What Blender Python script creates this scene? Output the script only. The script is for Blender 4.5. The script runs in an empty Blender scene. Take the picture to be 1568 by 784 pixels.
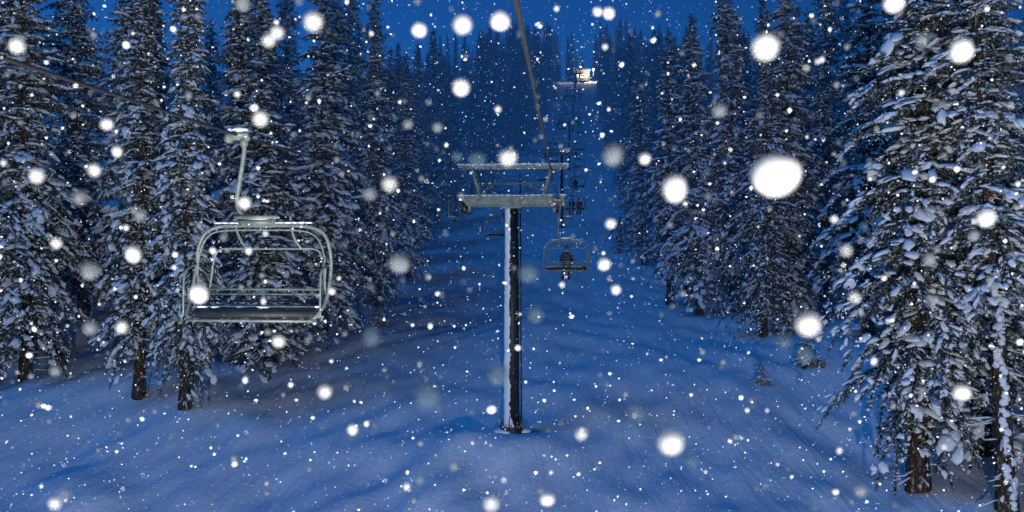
import bpy, bmesh, math, random
import numpy as np
from mathutils import Vector, Matrix, noise as mnoise
random.seed(7); rng=np.random.default_rng(11)
scene=bpy.context.scene
scene.view_settings.view_transform='Standard'
scene.view_settings.look='None'
scene.view_settings.exposure=0
col=scene.collection

# ---------------------------------------------------------------- materials
def new_mat(name):
    m=bpy.data.materials.new(name); m.use_nodes=True
    nt=m.node_tree; b=nt.nodes['Principled BSDF']
    return m,nt,b
def nd(nt,t,**kw):
    n=nt.nodes.new(t)
    for k,v in kw.items(): setattr(n,k,v)
    return n
def noise_node(nt,scale,detail=4,vec=None,rough=.55,dist=0):
    n=nd(nt,'ShaderNodeTexNoise'); n.inputs['Scale'].default_value=scale
    n.inputs['Detail'].default_value=detail; n.inputs['Roughness'].default_value=rough
    n.inputs['Distortion'].default_value=dist
    if vec: nt.links.new(vec,n.inputs['Vector'])
    return n
def ramp(nt,fac,stops):
    r=nd(nt,'ShaderNodeValToRGB'); nt.links.new(fac,r.inputs['Fac'])
    e=r.color_ramp.elements
    while len(e)<len(stops): e.new(.5)
    for i,(p,c) in enumerate(stops):
        e[i].position=p; e[i].color=(c[0],c[1],c[2],1)
    return r
def bump(nt,h,strength,dist,b,prev=None):
    n=nd(nt,'ShaderNodeBump'); n.inputs['Strength'].default_value=strength
    n.inputs['Distance'].default_value=dist; nt.links.new(h,n.inputs['Height'])
    if prev: nt.links.new(prev,n.inputs['Normal'])
    nt.links.new(n.outputs['Normal'],b.inputs['Normal']); return n.outputs['Normal']

HAZE_BLUE=(.006,.036,.135)  # blue haze light, painted into the surfaces as emission
def painted_haze(nt,b,dens=.0058,start=52):
    """paint haze into the material: more blue emission mixed in further up the hill"""
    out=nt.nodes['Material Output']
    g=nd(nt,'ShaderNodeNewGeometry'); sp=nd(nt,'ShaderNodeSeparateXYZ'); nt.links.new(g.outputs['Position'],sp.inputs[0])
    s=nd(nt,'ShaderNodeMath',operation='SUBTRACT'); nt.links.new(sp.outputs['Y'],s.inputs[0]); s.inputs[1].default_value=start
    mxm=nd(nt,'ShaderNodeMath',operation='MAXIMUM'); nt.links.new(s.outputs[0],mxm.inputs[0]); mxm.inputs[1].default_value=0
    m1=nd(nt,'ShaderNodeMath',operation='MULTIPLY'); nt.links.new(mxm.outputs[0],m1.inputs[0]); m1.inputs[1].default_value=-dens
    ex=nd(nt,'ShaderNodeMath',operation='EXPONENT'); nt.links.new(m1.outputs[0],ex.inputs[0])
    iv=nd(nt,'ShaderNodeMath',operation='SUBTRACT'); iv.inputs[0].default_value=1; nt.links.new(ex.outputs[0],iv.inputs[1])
    em=nd(nt,'ShaderNodeEmission'); em.inputs['Color'].default_value=(*HAZE_BLUE,1); em.inputs['Strength'].default_value=1
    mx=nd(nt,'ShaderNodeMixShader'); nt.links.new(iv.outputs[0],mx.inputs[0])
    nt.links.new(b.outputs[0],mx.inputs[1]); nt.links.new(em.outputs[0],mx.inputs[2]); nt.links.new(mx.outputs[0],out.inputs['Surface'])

def mat_ground():
    m,nt,b=new_mat('snow_ground_mat'); nt.nodes.remove(b)
    b=nd(nt,'ShaderNodeBsdfDiffuse')
    tc=nd(nt,'ShaderNodeTexCoord').outputs['Object']
    def mapped(sx,sy,rot):
        mp=nd(nt,'ShaderNodeMapping'); nt.links.new(tc,mp.inputs['Vector'])
        mp.inputs['Scale'].default_value=(sx,sy,.3); mp.inputs['Rotation'].default_value=(0,0,math.radians(rot))
        return mp.outputs['Vector']
    tracks=noise_node(nt,1.3,3,mapped(1,.045,6),.6,.5)
    tr2=noise_node(nt,.8,3,mapped(1,.14,-55),.6,1.0)
    fine=noise_node(nt,2.4,5,tc,.72)
    c=ramp(nt,tr2.outputs['Fac'],[(.3,(.74,.77,.81)),(.7,(.84,.86,.88))])
    nt.links.new(c.outputs['Color'],b.inputs['Color'])
    p=bump(nt,tracks.outputs['Fac'],.45,.18,b)
    p=bump(nt,tr2.outputs['Fac'],.5,.32,b,p)
    bump(nt,fine.outputs['Fac'],.6,.08,b,p)
    painted_haze(nt,b)
    return m
def mat_snow(name='tree_snow_mat'):
    m,nt,b=new_mat(name); nt.nodes.remove(b)
    d=nd(nt,'ShaderNodeBsdfDiffuse'); d.inputs['Color'].default_value=(.78,.80,.83,1)
    painted_haze(nt,d)
    return m
def mat_needles():
    m,nt,b=new_mat('spruce_needles_mat'); nt.nodes.remove(b)
    b=nd(nt,'ShaderNodeBsdfDiffuse')
    tc=nd(nt,'ShaderNodeTexCoord').outputs['Object']
    n2=noise_node(nt,9,2,tc,.7)
    s=ramp(nt,n2.outputs['Fac'],[(.32,(.012,.022,.014)),(.50,(.036,.050,.030)),(.64,(.32,.34,.36))])
    nt.links.new(s.outputs['Color'],b.inputs['Color'])
    painted_haze(nt,b)
    return m
def mat_bark():
    m,nt,b=new_mat('spruce_bark_mat'); nt.nodes.remove(b)
    b=nd(nt,'ShaderNodeBsdfDiffuse')
    tc=nd(nt,'ShaderNodeTexCoord').outputs['Object']
    mp=nd(nt,'ShaderNodeMapping'); nt.links.new(tc,mp.inputs['Vector']); mp.inputs['Scale'].default_value=(1,1,.25)
    n=noise_node(nt,14,3,mp.outputs['Vector'],.7)
    c=ramp(nt,n.outputs['Fac'],[(.35,(.022,.016,.012)),(.60,(.085,.058,.042)),(.70,(.5,.5,.5))])
    nt.links.new(c.outputs['Color'],b.inputs['Color'])
    painted_haze(nt,b)
    return m
def mat_simple(name,c0,c1,scale=8,rough=.6,metal=0,bmp=.15,haze=False):
    m,nt,b=new_mat(name)
    tc=nd(nt,'ShaderNodeTexCoord').outputs['Object']
    n=noise_node(nt,scale,5,tc,.65)
    c=ramp(nt,n.outputs['Fac'],[(.3,c0),(.7,c1)])
    nt.links.new(c.outputs['Color'],b.inputs['Base Color'])
    b.inputs['Roughness'].default_value=rough; b.inputs['Metallic'].default_value=metal
    if bmp: bump(nt,n.outputs['Fac'],bmp,.01,b)
    if haze: painted_haze(nt,b,.0032,60)
    return m
def mat_emit(name,c,s):
    m,nt,b=new_mat(name)
    b.inputs['Base Color'].default_value=(*c,1); b.inputs['Emission Color'].default_value=(*c,1)
    b.inputs['Emission Strength'].default_value=s
    return m
def mat_flake(name,alb,alpha,lo,hi):
    m,nt,b=new_mat(name); nt.nodes.remove(b)
    out=nt.nodes['Material Output']
    d=nd(nt,'ShaderNodeBsdfDiffuse'); d.inputs['Color'].default_value=(*alb,1)
    t=nd(nt,'ShaderNodeBsdfTransparent')
    tl=nd(nt,'ShaderNodeBsdfTranslucent'); tl.inputs['Color'].default_value=(*alb,1)
    m1=nd(nt,'ShaderNodeMixShader'); m1.inputs[0].default_value=.3
    nt.links.new(d.outputs[0],m1.inputs[1]); nt.links.new(tl.outputs[0],m1.inputs[2])
    lw=nd(nt,'ShaderNodeLayerWeight'); lw.inputs['Blend'].default_value=.5
    mr=nd(nt,'ShaderNodeMapRange',interpolation_type='SMOOTHSTEP'); nt.links.new(lw.outputs['Facing'],mr.inputs['Value'])
    mr.inputs['From Min'].default_value=lo; mr.inputs['From Max'].default_value=hi
    mr.inputs['To Min'].default_value=alpha; mr.inputs['To Max'].default_value=0
    m2=nd(nt,'ShaderNodeMixShader'); nt.links.new(mr.outputs[0],m2.inputs[0])
    nt.links.new(t.outputs[0],m2.inputs[1]); nt.links.new(m1.outputs[0],m2.inputs[2])
    nt.links.new(m2.outputs[0],out.inputs['Surface'])
    return m

M_ground=mat_ground(); M_snow=mat_snow(); M_need=mat_needles(); M_bark=mat_bark()
M_gal=mat_simple('galvanised_steel_mat',(.09,.115,.11),(.22,.26,.24),10,.5,.1,haze=True)
M_beam=mat_simple('tower_beam_mat',(.10,.135,.12),(.32,.36,.32),5,.6,.2,haze=True)
M_dark=mat_simple('dark_steel_mat',(.008,.010,.014),(.022,.026,.031),6,.55,.2,haze=True)
M_rub=mat_simple('seat_rubber_mat',(.012,.013,.016),(.03,.033,.038),12,.6,haze=True)
M_cable=mat_simple('cable_mat',(.015,.015,.018),(.04,.038,.036),30,.6,.2,haze=True)
M_jackd=mat_simple('jacket_dark_mat',(.012,.014,.02),(.03,.035,.05),10,.8)
M_jackr=mat_simple('jacket_red_mat',(.16,.025,.02),(.24,.045,.03),10,.8)
M_pant=mat_simple('pants_mat',(.015,.015,.018),(.035,.035,.04),10,.85)
M_skin=mat_simple('skin_mat',(.5,.3,.22),(.6,.38,.28),20,.6)
M_helm=mat_simple('helmet_mat',(.02,.02,.025),(.05,.05,.06),10,.3)
M_ski=mat_simple('ski_mat',(.04,.035,.03),(.14,.10,.07),10,.45)
M_wood=mat_simple('wood_wall_mat',(.06,.035,.02),(.14,.08,.05),5,.8,haze=True)
M_lamp=mat_emit('lamp_glass_mat',(1,.9,.62),5)
M_win=mat_emit('lit_window_mat',(1,.85,.55),.5)
M_fl0,nt_,b_=new_mat('snowflake_far_mat'); nt_.nodes.remove(b_)
d_=nd(nt_,'ShaderNodeBsdfDiffuse'); d_.inputs['Color'].default_value=(.66,.67,.68,1); nt_.links.new(d_.outputs[0],nt_.nodes['Material Output'].inputs['Surface'])
M_fl=mat_flake('snowflake_mat',(.52,.515,.50),.92,.15,.98)
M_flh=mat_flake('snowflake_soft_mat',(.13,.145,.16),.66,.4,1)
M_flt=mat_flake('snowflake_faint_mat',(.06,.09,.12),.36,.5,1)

# ---------------------------------------------------------------- mesh helpers
class MB:
    def __init__(s): s.v=[]; s.f=[]; s.m=[]; s.s=[]
    def add(s,vf,mat=0,smooth=True):
        v,f=vf; o=len(s.v); s.v+= [tuple(p) for p in v]
        s.f+=[tuple(i+o for i in q) for q in f]; s.m+=[mat]*len(f); s.s+=[smooth]*len(f)
    def mesh(s,name,mats):
        me=bpy.data.meshes.new(name); me.from_pydata(s.v,[],s.f)
        for m in mats: me.materials.append(m)
        me.polygons.foreach_set('material_index',s.m); me.polygons.foreach_set('use_smooth',s.s)
        me.update(); return me
def obj(name,me,parent=None,loc=(0,0,0),rot=(0,0,0),sc=(1,1,1)):
    o=bpy.data.objects.new(name,me); col.objects.link(o)
    o.location=loc; o.rotation_euler=rot; o.scale=sc
    if parent: o.parent=parent
    return o
def catmull(P,n=5):
    P=[Vector(p) for p in P]; Q=[P[0]*2-P[1]]+P+[P[-1]*2-P[-2]]; out=[]
    for i in range(1,len(Q)-2):
        for k in range(n):
            t=k/n; a,b,c,d=Q[i-1],Q[i],Q[i+1],Q[i+2]
            out.append(.5*((2*b)+(-a+c)*t+(2*a-5*b+4*c-d)*t*t+(-a+3*b-3*c+d)*t**3))
    out.append(P[-1]); return out
def tube(P,r,seg=8,smooth=False,n=5):
    P=catmull(P,n) if smooth else [Vector(p) for p in P]
    rs=r if isinstance(r,(list,tuple)) else [r]*len(P)
    V=[];F=[]; t0=(P[1]-P[0]).normalized()
    up=Vector((0,0,1)) if abs(t0.z)<.9 else Vector((0,1,0))
    nrm=(up-t0*up.dot(t0)).normalized()
    for i,p in enumerate(P):
        t=(P[min(i+1,len(P)-1)]-P[max(i-1,0)]).normalized()
        nrm=(nrm-t*nrm.dot(t)).normalized(); bi=t.cross(nrm)
        for k in range(seg):
            a=2*math.pi*k/seg; V.append(p+(nrm*math.cos(a)+bi*math.sin(a))*rs[i])
    for i in range(len(P)-1):
        for k in range(seg):
            a=i*seg+k;b=i*seg+(k+1)%seg; F.append((a,b,b+seg,a+seg))
    F.append(tuple(range(seg))[::-1]); F.append(tuple((len(P)-1)*seg+k for k in range(seg)))
    return V,F
def box(c,s,bev=.01,rot=None):
    bm=bmesh.new(); bmesh.ops.create_cube(bm,size=1)
    for v in bm.verts: v.co=Vector((v.co.x*s[0],v.co.y*s[1],v.co.z*s[2]))
    if bev>0: bmesh.ops.bevel(bm,geom=bm.edges[:],offset=min(bev,min(s)*.3),segments=2,affect='EDGES')
    if rot: bmesh.ops.rotate(bm,verts=bm.verts,cent=(0,0,0),matrix=rot)
    bm.verts.index_update()
    V=[v.co+Vector(c) for v in bm.verts]; F=[tuple(v.index for v in f.verts) for f in bm.faces]
    bm.free(); return V,F
def ico(sub):
    bm=bmesh.new(); bmesh.ops.create_icosphere(bm,subdivisions=sub,radius=1)
    bm.verts.index_update()
    V=np.array([v.co[:] for v in bm.verts]); F=np.array([[v.index for v in f.verts] for f in bm.faces]); bm.free()
    return V,F
ICO1=ico(1); ICO2=ico(2); ICO3=ico(3)
def blob(c,s,sub=2,jit=.15,fr=2.0):
    V,F=(ICO1,ICO2,ICO3)[sub-1]; off=Vector((random.random()*50,random.random()*50,0))
    out=[]
    for v in V:
        k=1+jit*mnoise.noise(Vector(v)*fr*.7+off)*2
        out.append((c[0]+v[0]*s[0]*k,c[1]+v[1]*s[1]*k,c[2]+v[2]*s[2]*k))
    return out,[tuple(f) for f in F.tolist()]

# ---------------------------------------------------------------- terrain
PY=[-120,0,40,80,125,170,220,300,400,450,600,900]
PZ=[-26,-13.8,-8.2,-2.6,3.9,13.6,26,49,79,88,94,96]
def prof(y):
    r=0;
    for o,w in((-14,.2),(-7,.2),(0,.2),(7,.2),(14,.2)): r+=w*np.interp(y+o,PY,PZ)
    return r
LE=([0,30,45,60,95,125,200,300,400],[-26,-19,-14,-11.5,-9.5,-7,2,13,22])
RE=([0,30,35,60,95,125,200,300,400],[17,15.5,15,14.5,13.5,15,21,28.5,38])
def ledge(y): return float(np.interp(y,*LE))
def redge(y): return float(np.interp(y,*RE))
def gz(x,y):
    z=float(prof(y))
    dl=max(0,ledge(y)+2-x); dr=max(0,x-redge(y)+1)
    z+=.06*min(dl,60)+.05*min(dr,60)
    z+=.9*mnoise.noise(Vector((x*.05,y*.045,3)))*min(1,abs(y-40)/30+abs(x)/12)
    z+=.6*mnoise.noise(Vector((x*.16,y*.09,7)))
    z+=.22*mnoise.noise(Vector((x*.45+y*.2,y*.22-x*.1,1)))
    z+=.14*mnoise.noise(Vector(((x-y*.7)*.7,(y+x)*.14,4)))
    z+=.5*math.exp(-((x+1)/3.6)**2-((y-38.5)/1.8)**2)
    return z
def terrain():
    xs=np.concatenate([-np.geomspace(450,34,26),np.arange(-32,32.1,.4),np.geomspace(34,450,26)])
    ys=np.concatenate([np.arange(-120,20,6),np.arange(20,90,.4),np.arange(90,200,1.5),np.arange(200,460,4),np.arange(460,901,30)])
    nx=len(xs); V=[(x,y,gz(x,y)) for y in ys for x in xs]
    F=[(j*nx+i,j*nx+i+1,(j+1)*nx+i+1,(j+1)*nx+i) for j in range(len(ys)-1) for i in range(nx-1)]
    me=bpy.data.meshes.new('snowy_ground'); me.from_pydata(V,[],F); me.materials.append(M_ground)
    me.polygons.foreach_set('use_smooth',[True]*len(F)); me.update()
    return obj('snowy_ground',me)
terrain()

# ---------------------------------------------------------------- spruce trees
def norm(a): return a/np.maximum(np.linalg.norm(a,axis=1,keepdims=True),1e-9)
OCT=(np.array([[1,0,0],[-1,0,0],[0,1,0],[0,-1,0],[0,0,1],[0,0,-1.0]]),np.array([[0,2,4],[2,1,4],[1,3,4],[3,0,4],[2,0,5],[1,2,5],[3,1,5],[0,3,5]]))
TOPP=(np.array([[1,0,0],[-1,0,0],[0,1,0],[0,-1,0],[0,0,1.0]]),np.array([[0,2,4],[2,1,4],[1,3,4],[3,0,4]]))
PADT=ICO2 if len(ICO2[0])<60 else ICO1
def make_tree(name,H,R,bare,seed,dens=1.0,power=.8,snowy=1.0,bend=.0,lod=0,droop=1.0,gap=.06):
    r=np.random.default_rng(seed)
    VV=[];FF=[];MM=[];SS=[];off=0
    def push(v,f,m,s):
        nonlocal off
        VV.append(v);FF.append(f+off);MM.append(np.full(len(f),m));SS.append(np.full(len(f),s)); off+=len(v)
    n=26; seg=10; v=[]
    for i in range(n):
        t=i/(n-1); z=H*t-.6*(1-t); rad=.30*(H/24)*(1-t)**.85+.012
        if t<.05: rad*=1.25
        cx=bend*math.sin(t*3)+.05*math.sin(t*9+seed); cy=.05*math.cos(t*7+seed)
        for k in range(seg):
            a=2*math.pi*k/seg; v.append((cx+rad*math.cos(a),cy+rad*math.sin(a),z))
    f=[]
    for i in range(n-1):
        for k in range(seg):
            a=i*seg+k;b=i*seg+(k+1)%seg; f+= [(a,b,b+seg),(a,b+seg,a+seg)]
    push(np.array(v),np.array(f),1,True)
    TP=[];TD=[];TL=[]
    BP=[];BD=[];BS=[]
    z=bare
    step=(.15,.26,.42)[lod]
    ph=r.random(3)*6.28
    while z<H-.35:
        u=(z-bare)/(H-bare)
        Lm=R*(1-u)**power*(.62+.38*min(1,u/.10+.1))+.18
        Lm*=1+.16*math.sin(z*2.3+ph[0])+.13*math.sin(z*.9+ph[1])
        nb=int(r.integers(6,9)) if u<.9 else 5
        if u<.05: nb-=2
        a0=r.random()*6.28
        for k in range(nb):
            a=a0+6.283*k/nb+r.normal(0,.28)
            L=Lm*r.uniform(.55,1.25)*(1 if r.random()>.16 else .5)*(1+.14*math.sin(a*2+ph[2]))
            if r.random()<gap: continue
            zz=z+r.normal(0,.18)
            up=.10+.55*u+r.normal(0,.12); dr=((.88-.32*u)+r.normal(0,.16))*droop
            ns=max(3,int(L/step*dens)); t=np.linspace(.08,1,ns)
            ang=a+r.normal(0,.15)*t*t
            rr=L*t*(1-.18*t*dr)
            px=rr*np.cos(ang)+bend*math.sin(zz/H*3); py=rr*np.sin(ang); pz=zz+L*(up*t-dr*t**2+.16*dr*t**4)
            P=np.stack([px,py,pz],1); D=norm(np.gradient(P,axis=0))
            side=norm(np.stack([-D[:,1],D[:,0],np.zeros(ns)],1)); w=(.035*(L/2.5)*(1-t)+.008)[:,None]
            if lod==0:
                v=np.concatenate([P+side*w,P-side*w,P-np.array([[0,0,1.5]])*w],0)
                f=[]
                for i in range(ns-1):
                    for A,B in((0,1),(1,2),(2,0)):
                        f+=[(A*ns+i,A*ns+i+1,B*ns+i+1),(A*ns+i,B*ns+i+1,B*ns+i)]
                push(v,np.array(f),1,True)
            prof_=np.sin(np.clip(t*1.05+.12,0,1)*math.pi)**.6
            lt=(.14+.28*L**.7*prof_*.75)*r.uniform(.7,1.25,ns)*(1,1.15,1.3)[lod]
            for sgn in(-1,1):
                d=D*r.uniform(.5,.95,(ns,1))+side*sgn*r.uniform(.6,1.0,(ns,1))
                d[:,2]-=r.uniform(.15,1.1,ns)
                TP.append(P+r.normal(0,.02,(ns,3)));TD.append(norm(d));TL.append(lt)
            m=r.random(ns)<.7
            d=D*.6+r.normal(0,.25,(ns,3)); d[:,2]-=.9
            TP.append(P[m]);TD.append(norm(d)[m]);TL.append(lt[m]*1.05)
            TP.append(P[-2:]);TD.append(D[-2:]);TL.append(np.full(2,.22+.05*L))
            q=int(max(1,L*4.6*r.uniform(.25,1.5)*snowy*(1,.8,.5)[lod]))
            heavy=r.uniform(.6,1.4)
            ts=r.uniform(.15,1.0,q)
            for tt in ts:
                i=min(ns-1,int(tt*(ns-1)))
                sz=min(1.6,heavy*r.lognormal(-.12,.3))*(.4+.6*min(1,L/2.0))*(1,1.1,1.4)[lod]
                BP.append(P[i]+np.array([0,0,.025])+side[i]*r.normal(0,.10*L)); BD.append(norm((D[i]+r.normal(0,.3,3)*np.array([1,1,.3]))[None])[0])
                BS.append((.22*sz*r.uniform(.7,1.5),.125*sz*r.uniform(.7,1.4),.062*sz*r.uniform(.7,1.6)))
        z+=(.40-.16*u)*r.uniform(.7,1.4)/dens**.5
    zs=np.linspace(H-.7,H,9); TP.append(np.stack([zs*0+bend*math.sin(3),zs*0,zs],1))
    d=r.normal(0,1,(9,3)); d[:,2]=.9; TD.append(norm(d));TL.append(np.full(9,.2))
    for _ in range(int(14+bare*6) if lod==0 else 0):
        h=r.uniform(.6,bare+1); a=r.random()*6.28; L=r.uniform(.4,1.5)
        P0=np.array([0,0,h]); dd=np.array([math.cos(a),math.sin(a),r.uniform(-.5,.1)])
        P1=P0+dd*L; w=.014; s_=np.array([-dd[1],dd[0],0])*w
        v=np.array([P0+s_,P0-s_,P0+[0,0,-.03],P1+[0,0,0]]); push(v,np.array([(0,1,3),(1,2,3),(2,0,3)]),1,False)
        if r.random()<.6:
            BP.append(P0+dd*L*.6+np.array([0,0,.02])); BD.append(dd/np.linalg.norm(dd)); BS.append((L*.35,.045,.035))
    if bare>3.5:
        for h in np.arange(.3,bare+1,.13):
            if r.random()<.85:
                a=4.3+r.normal(0,.35); rad=.30*(H/24)*(1-h/H)**.85
                BP.append(np.array([math.cos(a)*rad,math.sin(a)*rad,h])); BD.append(np.array([math.cos(a+1.57),math.sin(a+1.57),.01])); BS.append((.12,.06,.18))
    TP=np.concatenate(TP);TD=np.concatenate(TD);TL=np.concatenate(TL)
    N=len(TP)
    side=np.cross(TD,np.array([0,0,1.0])+r.normal(0,.35,(N,3))); side=norm(side); nr=np.cross(side,TD)
    w=(.030,.05,.08)[lod]
    v=np.stack([TP+side*w,TP-side*w,TP+TD*TL[:,None]-nr*.01],1).reshape(-1,3)
    push(v,np.arange(N*3).reshape(-1,3),0,False)
    for s,fr in enumerate(((.15,.42,.72),(.2,.6),(.3,))[lod]):
        for sg in(-1,1):
            ln=(TL*.45*(1.1-fr*.55)*r.uniform(.7,1.2,N))[:,None]
            o=TP+TD*(TL*(fr+r.uniform(-.08,.08,N)))[:,None]
            d=norm(TD*.8+side*sg*.85+r.normal(0,.22,(N,3)))
            b=norm(np.cross(d,nr)+r.normal(0,.3,(N,3)))*(.028,.045,.08)[lod]
            v=np.stack([o+b,o-b,o+d*ln],1).reshape(-1,3)
            push(v,np.arange(N*3).reshape(-1,3),0,False)
    m=r.random(N)<(.52,.44,.36)[lod]*snowy
    p=TP[m]+TD[m]*(TL[m]*r.uniform(.35,.8,m.sum()))[:,None]+np.array([0,0,.018]); dS=TD[m]
    k_=(1.0,1.4,2.0)[lod]
    sz=np.stack([TL[m]*r.uniform(.2,.42,m.sum()),k_*r.uniform(.025,.075,m.sum()),k_*r.uniform(.02,.05,m.sum())],1)
    def pads(P,D,S,tmpl,jit):
        tv,tf=tmpl; K=len(P)
        if K==0: return
        sd=norm(np.stack([-D[:,1],D[:,0],np.full(K,1e-6)],1)); D2=D*np.array([1,1,.75]); n2=norm(np.cross(D2,sd)); n2[n2[:,2]<0]*=-1
        k=1+jit*r.normal(0,1,(K,len(tv),1)); t=tv[None]*k
        t[:,:,2]=np.where(t[:,:,2]<0,t[:,:,2]*.45,t[:,:,2])
        v=P[:,None]+t[:,:,0:1]*S[:,None,0:1]*D2[:,None]+t[:,:,1:2]*S[:,None,1:2]*sd[:,None]+t[:,:,2:3]*S[:,None,2:3]*n2[:,None]
        f=(tf[None]+(np.arange(K)*len(tv))[:,None,None]).reshape(-1,3)
        push(v.reshape(-1,3),f,2,True)
    pads(p,dS,sz,TOPP,.15)
    pads(np.array(BP),np.array(BD),np.array(BS),PADT if lod==0 else OCT,.2)
    V=np.concatenate(VV);F=np.concatenate(FF).astype(np.int32);Mi=np.concatenate(MM).astype(np.int32);Sm=np.concatenate(SS)
    me=bpy.data.meshes.new(name); me.vertices.add(len(V)); me.vertices.foreach_set('co',V.astype(np.float32).ravel())
    me.loops.add(len(F)*3); me.loops.foreach_set('vertex_index',F.ravel())
    me.polygons.add(len(F)); me.polygons.foreach_set('loop_start',(np.arange(len(F))*3).astype(np.int32))
    me.polygons.foreach_set('loop_total',np.full(len(F),3,dtype=np.int32))
    for m_ in(M_need,M_bark,M_snow): me.materials.append(m_)
    me.polygons.foreach_set('material_index',Mi); me.polygons.foreach_set('use_smooth',Sm.astype(bool))
    me.update(calc_edges=True); me.validate()
    return me
T=[make_tree('spruce_a',24,3.6,2.2,1,power=.78),
   make_tree('spruce_b',25,3.0,2.6,2,power=.7,bend=.15,droop=1.2),
   make_tree('spruce_c',22,2.9,1.9,3,power=.82,gap=.13),
   make_tree('spruce_d',23,2.3,3.4,4,power=.62,snowy=.85,bend=.2,droop=1.2,gap=.12),
   make_tree('spruce_e',20,3.2,1.2,5,power=.92)]
TMID=[make_tree('spruce_mid_a',24,3.3,1.6,31,power=.8,lod=1),
    make_tree('spruce_mid_b',25,2.7,1.9,32,power=.7,lod=1,droop=1.2),
    make_tree('spruce_mid_c',21,2.9,1.2,33,power=.92,lod=1,gap=.12)]
TF=[make_tree('spruce_far_a',24,3.3,1.2,21,power=.8,lod=2,dens=.85),
    make_tree('spruce_far_b',25,2.6,1.5,22,power=.7,lod=2,dens=.85),
    make_tree('spruce_far_c',20,2.9,.8,23,power=.95,lod=2,dens=.85)]
T_small=make_tree('spruce_small',3.0,.9,.2,9,power=.9)
T_thin=make_tree('spruce_thin',24,1.7,7.5,12,dens=.8,power=.5,snowy=1.1)
def tree(x,y,k,s=1,rot=None,parent=None,name='spruce_tree',dz=0):
    me=T[k] if isinstance(k,int) else k
    return obj(name,me,parent,(x,y,gz(x,y)-.15+dz),(random.gauss(0,.018),random.gauss(0,.018),random.random()*6.28 if rot is None else rot),
        (s*random.uniform(.9,1.1),)*2+(s,))
placed=[]
def near(x,y,k,s=1,**kw): placed.append((x,y)); return tree(x,y,k,s,**kw)
near(-26.0,47.5,0,1.08); near(-18.8,44.8,3,.98); near(-15.9,43.0,1,.92)
near(-21.5,51,1,1.05); near(-30,52,0,1.1); near(-25,58,2,1.15)
near(-12.8,60,0,1.05); near(-16.5,56,3,1.1); near(-10.6,70,2,1.02); near(-13.5,69,1,1.0); near(-19,62,0,1.1)
near(-9.8,84,2,.95); near(-11,95,1,.9); near(-33,44,3,1.1); near(-29,60,TMID[0],1.2); near(-35,62,TMID[1],1.2)
near(15.8,34.6,1,1.12); near(20.4,38.5,0,1.1); near(18.2,32.5,T_thin,1.05,rot=0.3); near(22.5,33,2,1.15)
near(19.3,62,0,1.15); near(22,55,2,1.15); near(23,48,1,1.15); near(17,68,1,1.05); near(27,62,TMID[0],1.2); near(24,68,TMID[1],1.15)
near(14.3,68,2,1.06); near(13.0,73,3,.98); near(15.5,79,1,1.0); near(13.8,92,2,.95); near(16.2,90,0,.95)
near(14.6,105,4,1.0)
near(16.6,50,T_small,.9); near(12.1,100,T_small,1.3); near(13.2,47,T_small,.5); near(-9.2,62,T_small,.6)
forest=obj('distant_forest',None)
def okp(x,y,dm):
    for a,b in placed:
        if (a-x)**2+(b-y)**2<dm*dm: return False
    return True
def fill(y0,y1,depth,dm,tries,maxang=.66):
    for _ in range(tries):
        y=random.uniform(y0,y1); s=random.choice((-1,1)); e=abs(random.random())*depth
        x=(ledge(y)-1.0-e) if s<0 else (redge(y)+1.2+e)
        if abs(x)/y>maxang or not okp(x,y,dm): continue
        placed.append((x,y))
        k=random.choice((0,1,2,3,4,1)) if y<56 else random.choice(TMID if y<120 else TF)
        tree(x,y,k,random.uniform(.68,1.18),parent=forest,name='tree')
fill(47,75,22,4.4,280); fill(75,140,22,4.8,460); fill(140,260,18,5.4,500); fill(260,440,24,6.2,600)
for _ in range(150):
    y=random.uniform(432,475); x=random.uniform(-40,110)
    if okp(x,y,5.8): placed.append((x,y)); tree(x,y,random.choice(TF),random.uniform(.7,1.1),parent=forest,name='tree')

# ---------------------------------------------------------------- lift line
def cx_line(y):
    return 0.06*(y-40) if y<40 else .081*(y-40)
TOW=[40,125,190,250,320,385]
TH={}
for y in TOW:
    x=cx_line(y); TH[y]=(x,gz(x,y))
HC=10.25
KN=[(-40,TH[40][1]+HC-1.9),(5.4,1.56),(12.2,1.66),(40,TH[40][1]+HC)]+[(y,TH[y][1]+HC) for y in TOW[1:]]; GA=4.2
def cab_z(y):
    for (a,za),(b,zb) in zip(KN[:-1],KN[1:]):
        if a<=y<=b:
            t=(y-a)/(b-a); sag=0 if b<=40 else .9*((b-a)/85)
            return za+(zb-za)*t-4*sag*t*(1-t)
    return KN[-1][1]
def cab_x(y,s): return cx_line(y)+s*GA/2
for s in(-1,1):
    P=[(cab_x(y,s),y,cab_z(y)) for y in list(np.arange(-38,40,2))+[40]+list(np.arange(44,385,4))+[385]]
    mb=MB(); mb.add(tube(P,.020,6)); obj('haul_cable',mb.mesh('haul_cable',[M_cable]))
P=[(-1.9,y,(2.55+.35*abs(y-10)/10) if y<10 else 2.55+1.2*((y-10)/30)**1.6+.35*(1-(y-10)/30)) for y in np.arange(-30,40.1,2)]
mb=MB(); mb.add(tube(P,.014,5)); obj('communication_cable',mb.mesh('communication_cable',[M_cable]))

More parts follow.
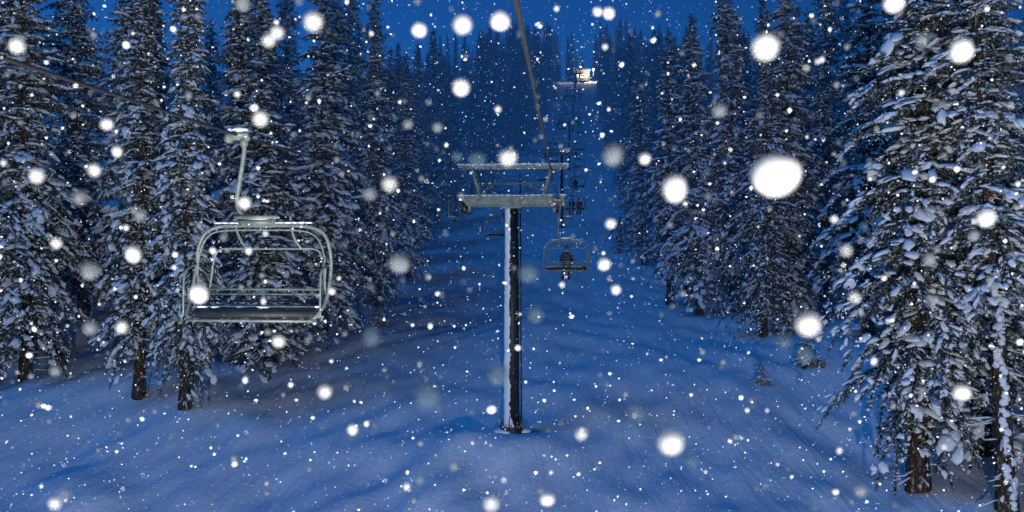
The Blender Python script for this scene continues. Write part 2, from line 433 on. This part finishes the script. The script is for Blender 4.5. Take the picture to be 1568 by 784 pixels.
def tower_mesh(h,extra=0):
    mb=MB()
    hb=h
    mb.add(tube([(0,0,-2-extra),(0,0,hb*.5),(0,0,hb+.0)],[.35,.32,.28],24),0)
    mb.add(tube([(0,0,-1),(0,0,.25)],.55,24),0,False)
    for k in range(12):
        a=k*math.pi/6; mb.add(tube([(.47*math.cos(a),.47*math.sin(a),.25),(.47*math.cos(a),.47*math.sin(a),.38)],.03,6),2,False)
    for a in range(6):
        an=a*math.pi/3+.3; d=Vector((math.cos(an),math.sin(an),0)); s=Vector((-d.y,d.x,0))*.015
        A=d*.33;B=d*.54
        v=[A+s+Vector((0,0,.25)),B+s+Vector((0,0,.25)),A+s+Vector((0,0,.9)),A-s+Vector((0,0,.25)),B-s+Vector((0,0,.25)),A-s+Vector((0,0,.9))]
        mb.add((v,[(0,1,2),(5,4,3),(1,4,5,2),(0,2,5,3)]),0,False)
    for sx in(-.2,.2):
        mb.add(tube([(.42,sx+.1,.5),(.36,sx+.1,hb+1.4)],.022,6),0)
    z=.8
    while z<hb+1.2:
        mb.add(tube([(.41-.05*z/hb,-.1,z),(.41-.05*z/hb,.3,z)],.014,5),0); z+=.3
    n=140; m=9; V=[];F=[]
    for i in range(n+1):
        z=.05+(hb-.15)*i/n; R=.35-.07*z/hb+.004
        w0=math.radians(183)+.22*mnoise.noise(Vector((z*1.7,0,5))); w1=math.radians(256)+.30*mnoise.noise(Vector((z*1.3,3,9)))+.25*mnoise.noise(Vector((z*5,8,2)))+(.4*math.exp(-z/.8))
        for j in range(m+1):
            a=w0+(w1-w0)*j/m; th=.06*math.sin(math.pi*j/m)**.5*(1+.5*mnoise.noise(Vector((z*4,j*.5,2))))
            rr=R+th-.006; V.append((rr*math.cos(a),rr*math.sin(a),z))
    for i in range(n):
        for j in range(m): a=i*(m+1)+j; F.append((a,a+1,a+m+2,a+m+1))
    mb.add((V,F),3)
    for i in range(12):
        a=random.uniform(0,6.28); mb.add(blob((.5*math.cos(a),.5*math.sin(a),.02),(.4,.35,.14),2),3)
    for yy in(-.32,.32):
        mb.add(box((0,yy,hb+.12),(4.75,.02,.40),0),1,False)
        mb.add(box((0,yy,hb+.335),(4.75,.2,.03),0),1,False); mb.add(box((0,yy,hb-.095),(4.75,.2,.03),0),1,False)
    for x in(-2.3,-1.2,0,1.2,2.3): mb.add(box((x,0,hb+.12),(.06,.60,.36),.005),1,False)
    mb.add(box((0,0,hb-.16),(.9,.9,.10),.01),1,False)
    for x in np.arange(-2.2,2.21,.28):
        mb.add(box((x,0,hb+.37),(.20,.5,.02),0),1,False)
    zt=hb+1.68
    for yy in(-.45,.45):
        mb.add(box((.05,yy,zt),(4.85,.10,.13),.01),1,False)
        for sx in(-1,1):
            mb.add(tube([(sx*1.42,yy*.8,hb+.35),(sx*1.78,yy,zt-.06)],.075,8),1)
        mb.add(tube([(-1.5,yy*.9,hb+.92),(1.5,yy*.9,hb+.92)],.025,6),2)
        mb.add(tube([(-1.42,yy*.8,hb+.37),(-.9,yy*.9,hb+.92)],.02,6),2); mb.add(tube([(1.42,yy*.8,hb+.37),(.9,yy*.9,hb+.92)],.02,6),2)
    for sx in(-1,1):
        mb.add(tube([(sx*2.3,-.45,zt),(sx*2.3,.45,zt)],.05,8),1); mb.add(tube([(sx*1.0,-.45,zt),(sx*1.0,.45,zt)],.04,8),1)
        mb.add(tube([(sx*2.1,0,zt-.05),(sx*2.1,0,zt-.28)],.02,5),2)
        X=sx*GA/2
        mb.add(box((X-sx*.12,0,hb-.30),(.05,3.0,.16),.01),2,False)
        mb.add(box((X+sx*.10,0,hb-.30),(.04,2.6,.10),.01),2,False)
        for i in range(6):
            yy=-1.4+i*.56
            mb.add(tube([(X-.05,yy,hb-.22),(X+.05,yy,hb-.22)],.20,16),0,False)
            mb.add(tube([(X-.07,yy,hb-.22),(X+.07,yy,hb-.22)],.07,10),2,False)
        mb.add(box((X-sx*.2,0,hb-.14),(.12,.5,.45),.02),1,False)
        xo=X+sx*.42
        mb.add(box((xo,0,hb-.62),(.34,3.2,.04),.005),1,False)
        for yy in(-1.5,0,1.5): mb.add(tube([(xo+sx*.15,yy,hb-.62),(xo+sx*.15,yy,hb+.1)],.016,5),2)
        mb.add(tube([(xo+sx*.15,-1.5,hb+.1),(xo+sx*.15,1.5,hb+.1)],.016,5),2)
        mb.add(box((X,-1.75,hb-.12),(.14,.1,.32),.02),0,False)
    for yy in(-.45,.45):
        for i in range(16):
            x=-2.3+i*.31; mb.add(blob((x+.05,yy,zt+.07),(.22,.07,random.uniform(.03,.07)),1),3)
    for i in range(18):
        x=-2.3+i*.27; mb.add(blob((x,-.3,hb+.37),(.2,.13,random.uniform(.03,.08)),1),3)
    return mb.mesh('lift_tower_mesh',[M_dark,M_beam,M_gal,M_snow])
TM=tower_mesh(HC)
for y in TOW:
    x,z=TH[y]
    e=obj('chairlift_tower',None,None,(x,y,z),(0,0,-math.atan(.07)))
    obj('mast_and_crossarm',TM,e)

def chair_set(sg,ex):
    X=lambda px:(px-350)/111*sg
    Z=lambda py:-(py-210)/111-(ex if py>300 else 0)
    g=MB()
    g.add(box((X(350),0,.02),(.30,.13,.10),.02),0); g.add(box((X(338),-.02,-.02),(.10,.16,.14),.02),0)
    g.add(tube([(X(332),0,.0),(X(368),0,-.02)],.045,10),0); g.add(box((X(360),0,-.08),(.10,.10,.14),.02),0)
    g.add(blob((X(350),0,.09),(.15,.07,.04),2),1)
    h=MB()
    pts=[(X(361),0,-.02),(X(359),0,-.27),(X(353),0,-.6)]+([(X(351),0,-.6-ex)] if ex else [])+[(X(349),0,Z(305)),(X(352),0,Z(322)),(X(364),0,Z(334)),(X(388),0,Z(342))]
    h.add(tube(pts,.032,10,True),0)
    f=MB()
    f.add(box((X(381),0,Z(341)),(.52,.11,.10),.02),0); f.add(box((X(381),-.05,Z(333)),(.62,.04,.05),.01),0)
    f.add(blob((X(385),0,Z(334)),(.27,.06,.035),2),1)
    def path(a,y): return [(X(p),y(q) if callable(y) else y,Z(q)) for p,q in a]
    yb=lambda q: 0.0 if q<430 else -.42*min(1,(q-430)/55)**1.2
    f.add(tube(path([(300,487),(288,478),(284,455),(284,410),(288,378),(298,358),(318,348),(350,346),(391,346),(435,346),(465,349),(484,358),(493,378),(496,410),(495,455),(488,478),(476,487)],yb),.024,10,True),0)
    f.add(tube(path([(292,440),(291,410),(296,382),(308,362),(330,354),(391,353),(450,354),(474,362),(486,382),(490,410),(489,440)],-.09),.012,8,True),0)
    for q,yy in((487,-.44),(484,.02)):
        f.add(tube(path([(292,q),(391,q),(484,q)],yy),.020,8),0)
    f.add(tube(path([(343,330),(344,348),(352,368),(363,383)],.06),.019,8,True),0)
    f.add(tube(path([(430,330),(432,350),(438,368),(448,382)],.06),.019,8,True),0)
    f.add(tube(path([(300,452),(303,425),(308,395),(318,382),(345,381),(391,381),(440,381),(468,382),(478,395),(482,425),(484,452)],.10),.015,8,True),0)
    for q in(443,451,461):
        f.add(box((X(391),.08,Z(q)),(1.62,.03,.030),.008),0)
    for p in(302,348,392,436,480):
        f.add(tube([(X(p),.10,Z(440)),(X(p),.02,Z(468)),(X(p),-.42,Z(480))],.014,6),0)
    for p in(286,494):
        f.add(tube([(X(p),.0,Z(405)),(X(p),-.2,Z(408)),(X(p),-.38,Z(418)),(X(p),-.42,Z(450)),(X(p),-.42,Z(480))],.015,8,True),0)
    for i in range(14):
        f.add(blob((X(318+i*11),0,Z(345)+.03),(.07,.022,random.uniform(.008,.02)),1,.3),1)
    s=MB()
    s.add(box((X(391),-.18,Z(474)),(1.68,.44,.07),.025),0)
    s.add(box((X(391),-.405,Z(478)),(1.68,.03,.10),.01),0)
    for i in range(4): s.add(box((X(391),.03-.12*i,Z(468)+.012),(1.64,.06,.012),.004),1)
    for i in range(20):
        s.add(blob((X(302+i*9.4),-.2+random.uniform(-.1,.1),Z(470)+.02),(.10,.13,.02),1,.3),2)
    return g.mesh('grip',[M_gal,M_snow]),h.mesh('hanger',[M_gal]),f.mesh('frame',[M_gal,M_snow]),s.mesh('seat',[M_rub,M_gal,M_snow])
SD=chair_set(1,0); SU=chair_set(-1,.38)
def chair(y,side,yaw=0):
    S=SD if side<0 else SU
    e=obj('chairlift_chair',None,None,(cab_x(y,side),y,cab_z(y)-.02),(0,0,yaw+(0 if side<0 else math.pi)))
    for n,me in zip(('grip','hanger','frame','seat'),S): obj(n,me,e)
    return e
chair(12.2,-1,yaw=-.10)
for y in(53,82,112,143,172,200,232,262,292,325,355): chair(y,-1)
up={}
for y in(37.2,80,108,138,166,196,226,256,286,318,350): up[y]=chair(y,1)

# ---------------------------------------------------------------- skiers
def skin_mesh(name,verts,edges,radii,mat,parent,root=0):
    me=bpy.data.meshes.new(name); me.from_pydata(verts,edges,[]); me.materials.append(mat)
    o=obj(name,me,parent)
    o.modifiers.new('skin','SKIN')
    sv=me.skin_vertices[0].data
    for i,r in enumerate(radii): sv[i].radius=(r,r) if not isinstance(r,tuple) else r; sv[i].use_root=(i==root)
    m=o.modifiers.new('sub','SUBSURF'); m.levels=2; m.render_levels=2
    o.modifiers['skin'].use_smooth_shade=True
    return o
def skier(parent,x,jacket,zseat,turn=0):
    e=obj('skier',None,parent,(x,-.08,zseat),(0,0,0))
    V=[(0,0,.13),(0,.03,.30),(0,.02,.46),(0,-.01,.56),(0,-.02,.64),
       (.17,0,.52),(.25,-.05,.30),(.17,-.27,.20),(-.17,0,.52),(-.25,-.05,.30),(-.17,-.27,.20)]
    E=[(0,1),(1,2),(2,3),(3,4),(2,5),(5,6),(6,7),(2,8),(8,9),(9,10)]
    skin_mesh('torso_and_arms',V,E,[(.17,.14),(.17,.14),(.18,.13),(.08,.08),(.065,.065),.085,.065,.05,.085,.065,.05],jacket,e)
    V=[(0,0,.10),(.11,-.05,.10),(.13,-.45,.12),(.13,-.50,-.28),(-.11,-.05,.10),(-.13,-.45,.12),(-.13,-.50,-.28)]
    E=[(0,1),(1,2),(2,3),(0,4),(4,5),(5,6)]
    skin_mesh('legs',V,E,[.13,.11,.085,.065,.11,.085,.065],M_pant,e)
    mb=MB()
    for s in(-1,1):
        mb.add(tube([(s*.13,-.50,-.20),(s*.13,-.50,-.36),(s*.13,-.52,-.48)],[.075,.075,.07],10),0)
        mb.add(box((s*.13,-.58,-.49),(.10,.31,.10),.03),0)
        P=[(s*.13,-.55+yy,-.56+zz) for yy,zz in((.78,-.0),(.5,.0),(0,0),(-.6,.0),(-.85,.03),(-.96,.10))]
        for a,b in zip(P[:-1],P[1:]):
            A=Vector(a);B=Vector(b); w=.045
            mb.add(([A+Vector((w,0,0)),A-Vector((w,0,0)),B-Vector((w,0,0)),B+Vector((w,0,0)),A+Vector((w,0,.02)),A-Vector((w,0,-.02)),B-Vector((w,0,-.02)),B+Vector((w,0,.02))],
                    [(0,1,2,3),(7,6,5,4),(0,4,5,1),(2,6,7,3),(1,5,6,2),(0,3,7,4)]),1,False)
    obj('boots_and_skis',mb.mesh('boots_and_skis',[M_helm,M_ski]),e)
    hd=obj('head',None,e,(0,-.03,.74),(0,0,turn))
    mb=MB(); mb.add(blob((0,0,0),(.078,.095,.115),3,.0),0)
    mb.add(blob((0,-.098,-.015),(.014,.02,.025),2,0),0)
    for s in(-1,1): mb.add(blob((s*.08,.0,-.01),(.012,.022,.032),2,0),0)
    mb.add(box((0,-.092,-.055),(.045,.012,.010),.003),2)
    for s in(-1,1): mb.add(blob((s*.032,-.088,.015),(.013,.008,.009),2,0),2)
    V,F=blob((0,.012,.035),(.118,.135,.115),3,0); mb.add((V,[f for f in F if sum(V[i][2] for i in f)/3>-.045 and not (sum(V[i][1] for i in f)/3<-.06 and sum(V[i][2] for i in f)/3<.055)]),1)
    mb.add(box((0,-.10,.025),(.15,.035,.06),.02),3)
    obj('face_and_helmet',mb.mesh('face_and_helmet',[M_skin,M_helm,M_jackd,M_rub]),hd)
    for s in(-1,1):
        mb=MB(); bx,by,bz=s*.15,-.30,.195
        mb.add(blob((bx,by,bz),(.045,.05,.028),2,.05),0)
        for k in range(4):
            fx=bx+(-.03+.02*k); L=(.055,.065,.068,.055)[k]
            mb.add(tube([(fx,by-.03,bz+.005),(fx,by-.03-L*.6,bz+.004),(fx,by-.03-L,bz-.02),(fx,by-.02-L,bz-.04)],[.012,.012,.011,.008],6),0)
        mb.add(tube([(bx-s*.035,by+.015,bz),(bx-s*.06,by-.02,bz),(bx-s*.055,by-.045,bz-.01)],[.014,.013,.009],6),0)
        obj('glove',mb.mesh('glove',[M_rub]),e)
zs=-(470-210)/111-.38+.03
def cxs(o): return -(391-350)/111+o
skier(up[37.2],cxs(.0),M_jackd,zs,.25)
skier(up[80],cxs(-.35),M_jackr,zs); skier(up[80],cxs(.3),M_jackd,zs,-.3)
skier(up[108],cxs(.25),M_jackd,zs)

# ---------------------------------------------------------------- top station
sx,sy=cx_line(398)+2,398; szz=gz(sx,sy)
st=obj('lift_station_building',None,None,(sx,sy,szz))
mb=MB()
mb.add(box((0,0,2.2),(7,5,4.4),.05),0,False)
V=[(-4,-3,4.4),(4,-3,4.4),(4,3,4.4),(-4,3,4.4),(-4,0,6),(4,0,6)]
mb.add((V,[(0,1,5,4),(2,3,4,5),(0,4,3),(1,2,5),(0,3,2,1)]),1,False)
for x in(-2.2,0,2.2):
    mb.add(box((x,-2.53,2.2),(1.3,.05,1.3),.01),2,False)
    mb.add(box((x,-2.56,2.2),(.06,.04,1.3),0),3,False)
mb.add(box((3.0,-2.54,1.2),(.9,.06,2.2),.01),3,False)
obj('walls_and_roof',mb.mesh('station',[M_wood,M_snow,M_win,M_dark]),st)
def lamp_post(x,y,h,en,r=.45):
    z=gz(x,y); e=obj('floodlight_post',None,None,(x,y,z)); mb=MB()
    mb.add(tube([(0,0,-.5),(0,0,h)],[.10,.07],10),0); mb.add(tube([(0,0,h-.1),(0,-.8,h+.1)],.05,8),0)
    mb.add(box((0,-.9,h+.1),(.9,.35,.3),.04),0,False); mb.add(blob((0,-1.0,h-.12),(r,.3,.22),2,0),1)
    obj('post_and_head',mb.mesh('lamp_post',[M_dark,M_lamp]),e)
    if en>0:
        L=bpy.data.lights.new('station_lamp','POINT'); L.energy=en; L.color=(1,.9,.65); L.shadow_soft_size=.4
        obj('lamp_light',L,e,(0,-1.6,h-.5))
for x,y,h,en in((sx-6,392,6,0),(sx+5,394,5.5,40000),(sx+9,392,4.5,0),(sx-1,390,7,0)): lamp_post(x,y,h,en,.5)

# ---------------------------------------------------------------- falling snow
def flakes_mesh(name,N,lo,hi,rmin,rmax,tmpl,mat,pw=2.2):
    P=rng.uniform(lo,hi,(N,3))
    tv,tf=tmpl
    S=rmin+(rmax-rmin)*rng.random((N,1,1))**pw
    K=1+.18*rng.normal(0,1,(N,len(tv),1)); st=rng.uniform(.8,1.3,(N,1,3))
    V=(P[:,None]+tv[None]*K*S*st).reshape(-1,3)
    F=(tf[None]+(np.arange(N)*len(tv))[:,None,None]).reshape(-1,3).astype(np.int32)
    me=bpy.data.meshes.new(name); me.vertices.add(len(V)); me.vertices.foreach_set('co',V.astype(np.float32).ravel())
    me.loops.add(len(F)*3); me.loops.foreach_set('vertex_index',F.ravel())
    me.polygons.add(len(F)); me.polygons.foreach_set('loop_start',(np.arange(len(F))*3).astype(np.int32))
    me.polygons.foreach_set('loop_total',np.full(len(F),3,dtype=np.int32)); me.polygons.foreach_set('use_smooth',np.ones(len(F),bool))
    me.materials.append(mat); me.update(calc_edges=True); return me
SNOW=obj('falling_snow',None)
obj('flakes_far',flakes_mesh('flakes_far',85000,(-22,5,-11),(22,32,11),.004,.018,OCT,M_fl0,3.2),SNOW)
obj('flakes_near',flakes_mesh('flakes_near',3600,(-6,1.8,-3.2),(6,7,3.2),.002,.010,ICO1,M_fl0,2.6),SNOW)
BIG=[(1188,268,72,0),(1033,289,38,0),(1172,72,38,0),(1471,77,34,0),(1027,677,34,0),(938,237,30,1),(766,33,30,0),(708,38,26,0),(706,134,25,0),(642,46,22,0),(480,33,24,0),(778,241,22,0),(305,449,30,0),(205,389,24,0),(139,414,26,1),(144,260,19,0),(57,269,19,0),(123,302,19,1),(27,70,20,0),(399,181,20,0),(1237,496,34,0),(1509,333,26,0),(1472,600,24,0),(1317,750,18,1),(498,599,17,0),(427,522,17,0),(612,403,30,1),(762,573,32,2),(655,607,38,2),(809,419,27,2),(974,632,25,2),(569,515,27,2),(1233,543,23,2),(731,245,23,2),(597,281,16,0),(567,297,18,1),(1101,169,20,1),(925,404,19,0),(890,664,14,0),(838,764,20,0),(752,770,18,0),(540,657,15,0),(139,501,20,1),(187,500,15,0),(1422,396,18,1),(1368,5,28,0),(87,372,14,0),(375,310,18,0),(215,329,17,1),(932,20,18,0),(915,18,13,0),(412,62,16,0),(1411,61,16,1),(372,5,22,1),(164,190,16,0),(180,232,15,0),(85,567,14,1),(935,342,14,0),(943,443,14,0),(987,243,16,0),(1200,524,20,2),(670,195,14,1),(700,240,14,2),(85,770,16,0),(100,757,14,1),(1060,705,20,2),(820,482,24,2),(425,50,16,0),(625,190,14,1),(1308,455,12,0),(1490,360,16,1),(1295,383,12,0)]
bigs=[MB(),MB(),MB()]
for px,py,dm,k in BIG:
    d=random.uniform(1.0,2.2); r=dm/1358*d/2*(1.04 if k==0 else 1.1)
    ax=random.uniform(.94,1.06)
    bigs[k].add(blob(((px-784)/1358*d,d,(392-py)/1358*d),(r*ax,r,r/ax),3,.05,1.3),0)
for i in range(620):
    d=random.uniform(1.6,4.5); p=(random.uniform(-.7,.7)*d,d,random.uniform(-.36,.36)*d)
    r=random.uniform(.003,.0085)*d/2.2; k=random.choice((0,1,1,2,2,2))
    bigs[k].add(blob(p,(r,r,r*random.uniform(.9,1.3)),2,.12,1.3),0)
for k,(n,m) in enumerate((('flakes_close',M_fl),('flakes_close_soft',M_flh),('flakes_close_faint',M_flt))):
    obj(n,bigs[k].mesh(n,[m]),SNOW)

# ---------------------------------------------------------------- light
w=bpy.data.worlds.new('World'); scene.world=w; w.use_nodes=True; nt=w.node_tree
bg=nt.nodes['Background']; sky=nd(nt,'ShaderNodeTexSky',sky_type='NISHITA'); sky.sun_disc=False
sky.sun_elevation=math.radians(3); sky.sun_rotation=math.radians(150); sky.altitude=2500
mx=nd(nt,'ShaderNodeMix',data_type='RGBA'); mx.blend_type='MULTIPLY'; mx.inputs[0].default_value=1
nt.links.new(sky.outputs[0],mx.inputs[6]); mx.inputs[7].default_value=(.05,.31,1,1)
nt.links.new(mx.outputs[2],bg.inputs['Color']); bg.inputs['Strength'].default_value=.125
S=bpy.data.lights.new('dusk_sun','SUN'); S.energy=1.0; S.angle=math.radians(24); S.color=(.02,.235,.80)
obj('dusk_sun',S,None,(0,-20,60),(math.radians(38),0,math.radians(-60)))
L=bpy.data.lights.new('flash_lamp','POINT'); L.energy=25500; L.color=(1,.98,.94); L.shadow_soft_size=.25
obj('flash_lamp',L,None,(.8,-7,-6.2))

cam=bpy.data.cameras.new('camera'); cam.sensor_width=36; cam.lens=31.2; cam.clip_end=3000; cam.clip_start=.05
cam.dof.use_dof=True; cam.dof.focus_distance=22; cam.dof.aperture_fstop=2.2
co=obj('camera',cam,None,(0,0,0),(math.radians(90),0,0)); scene.camera=co
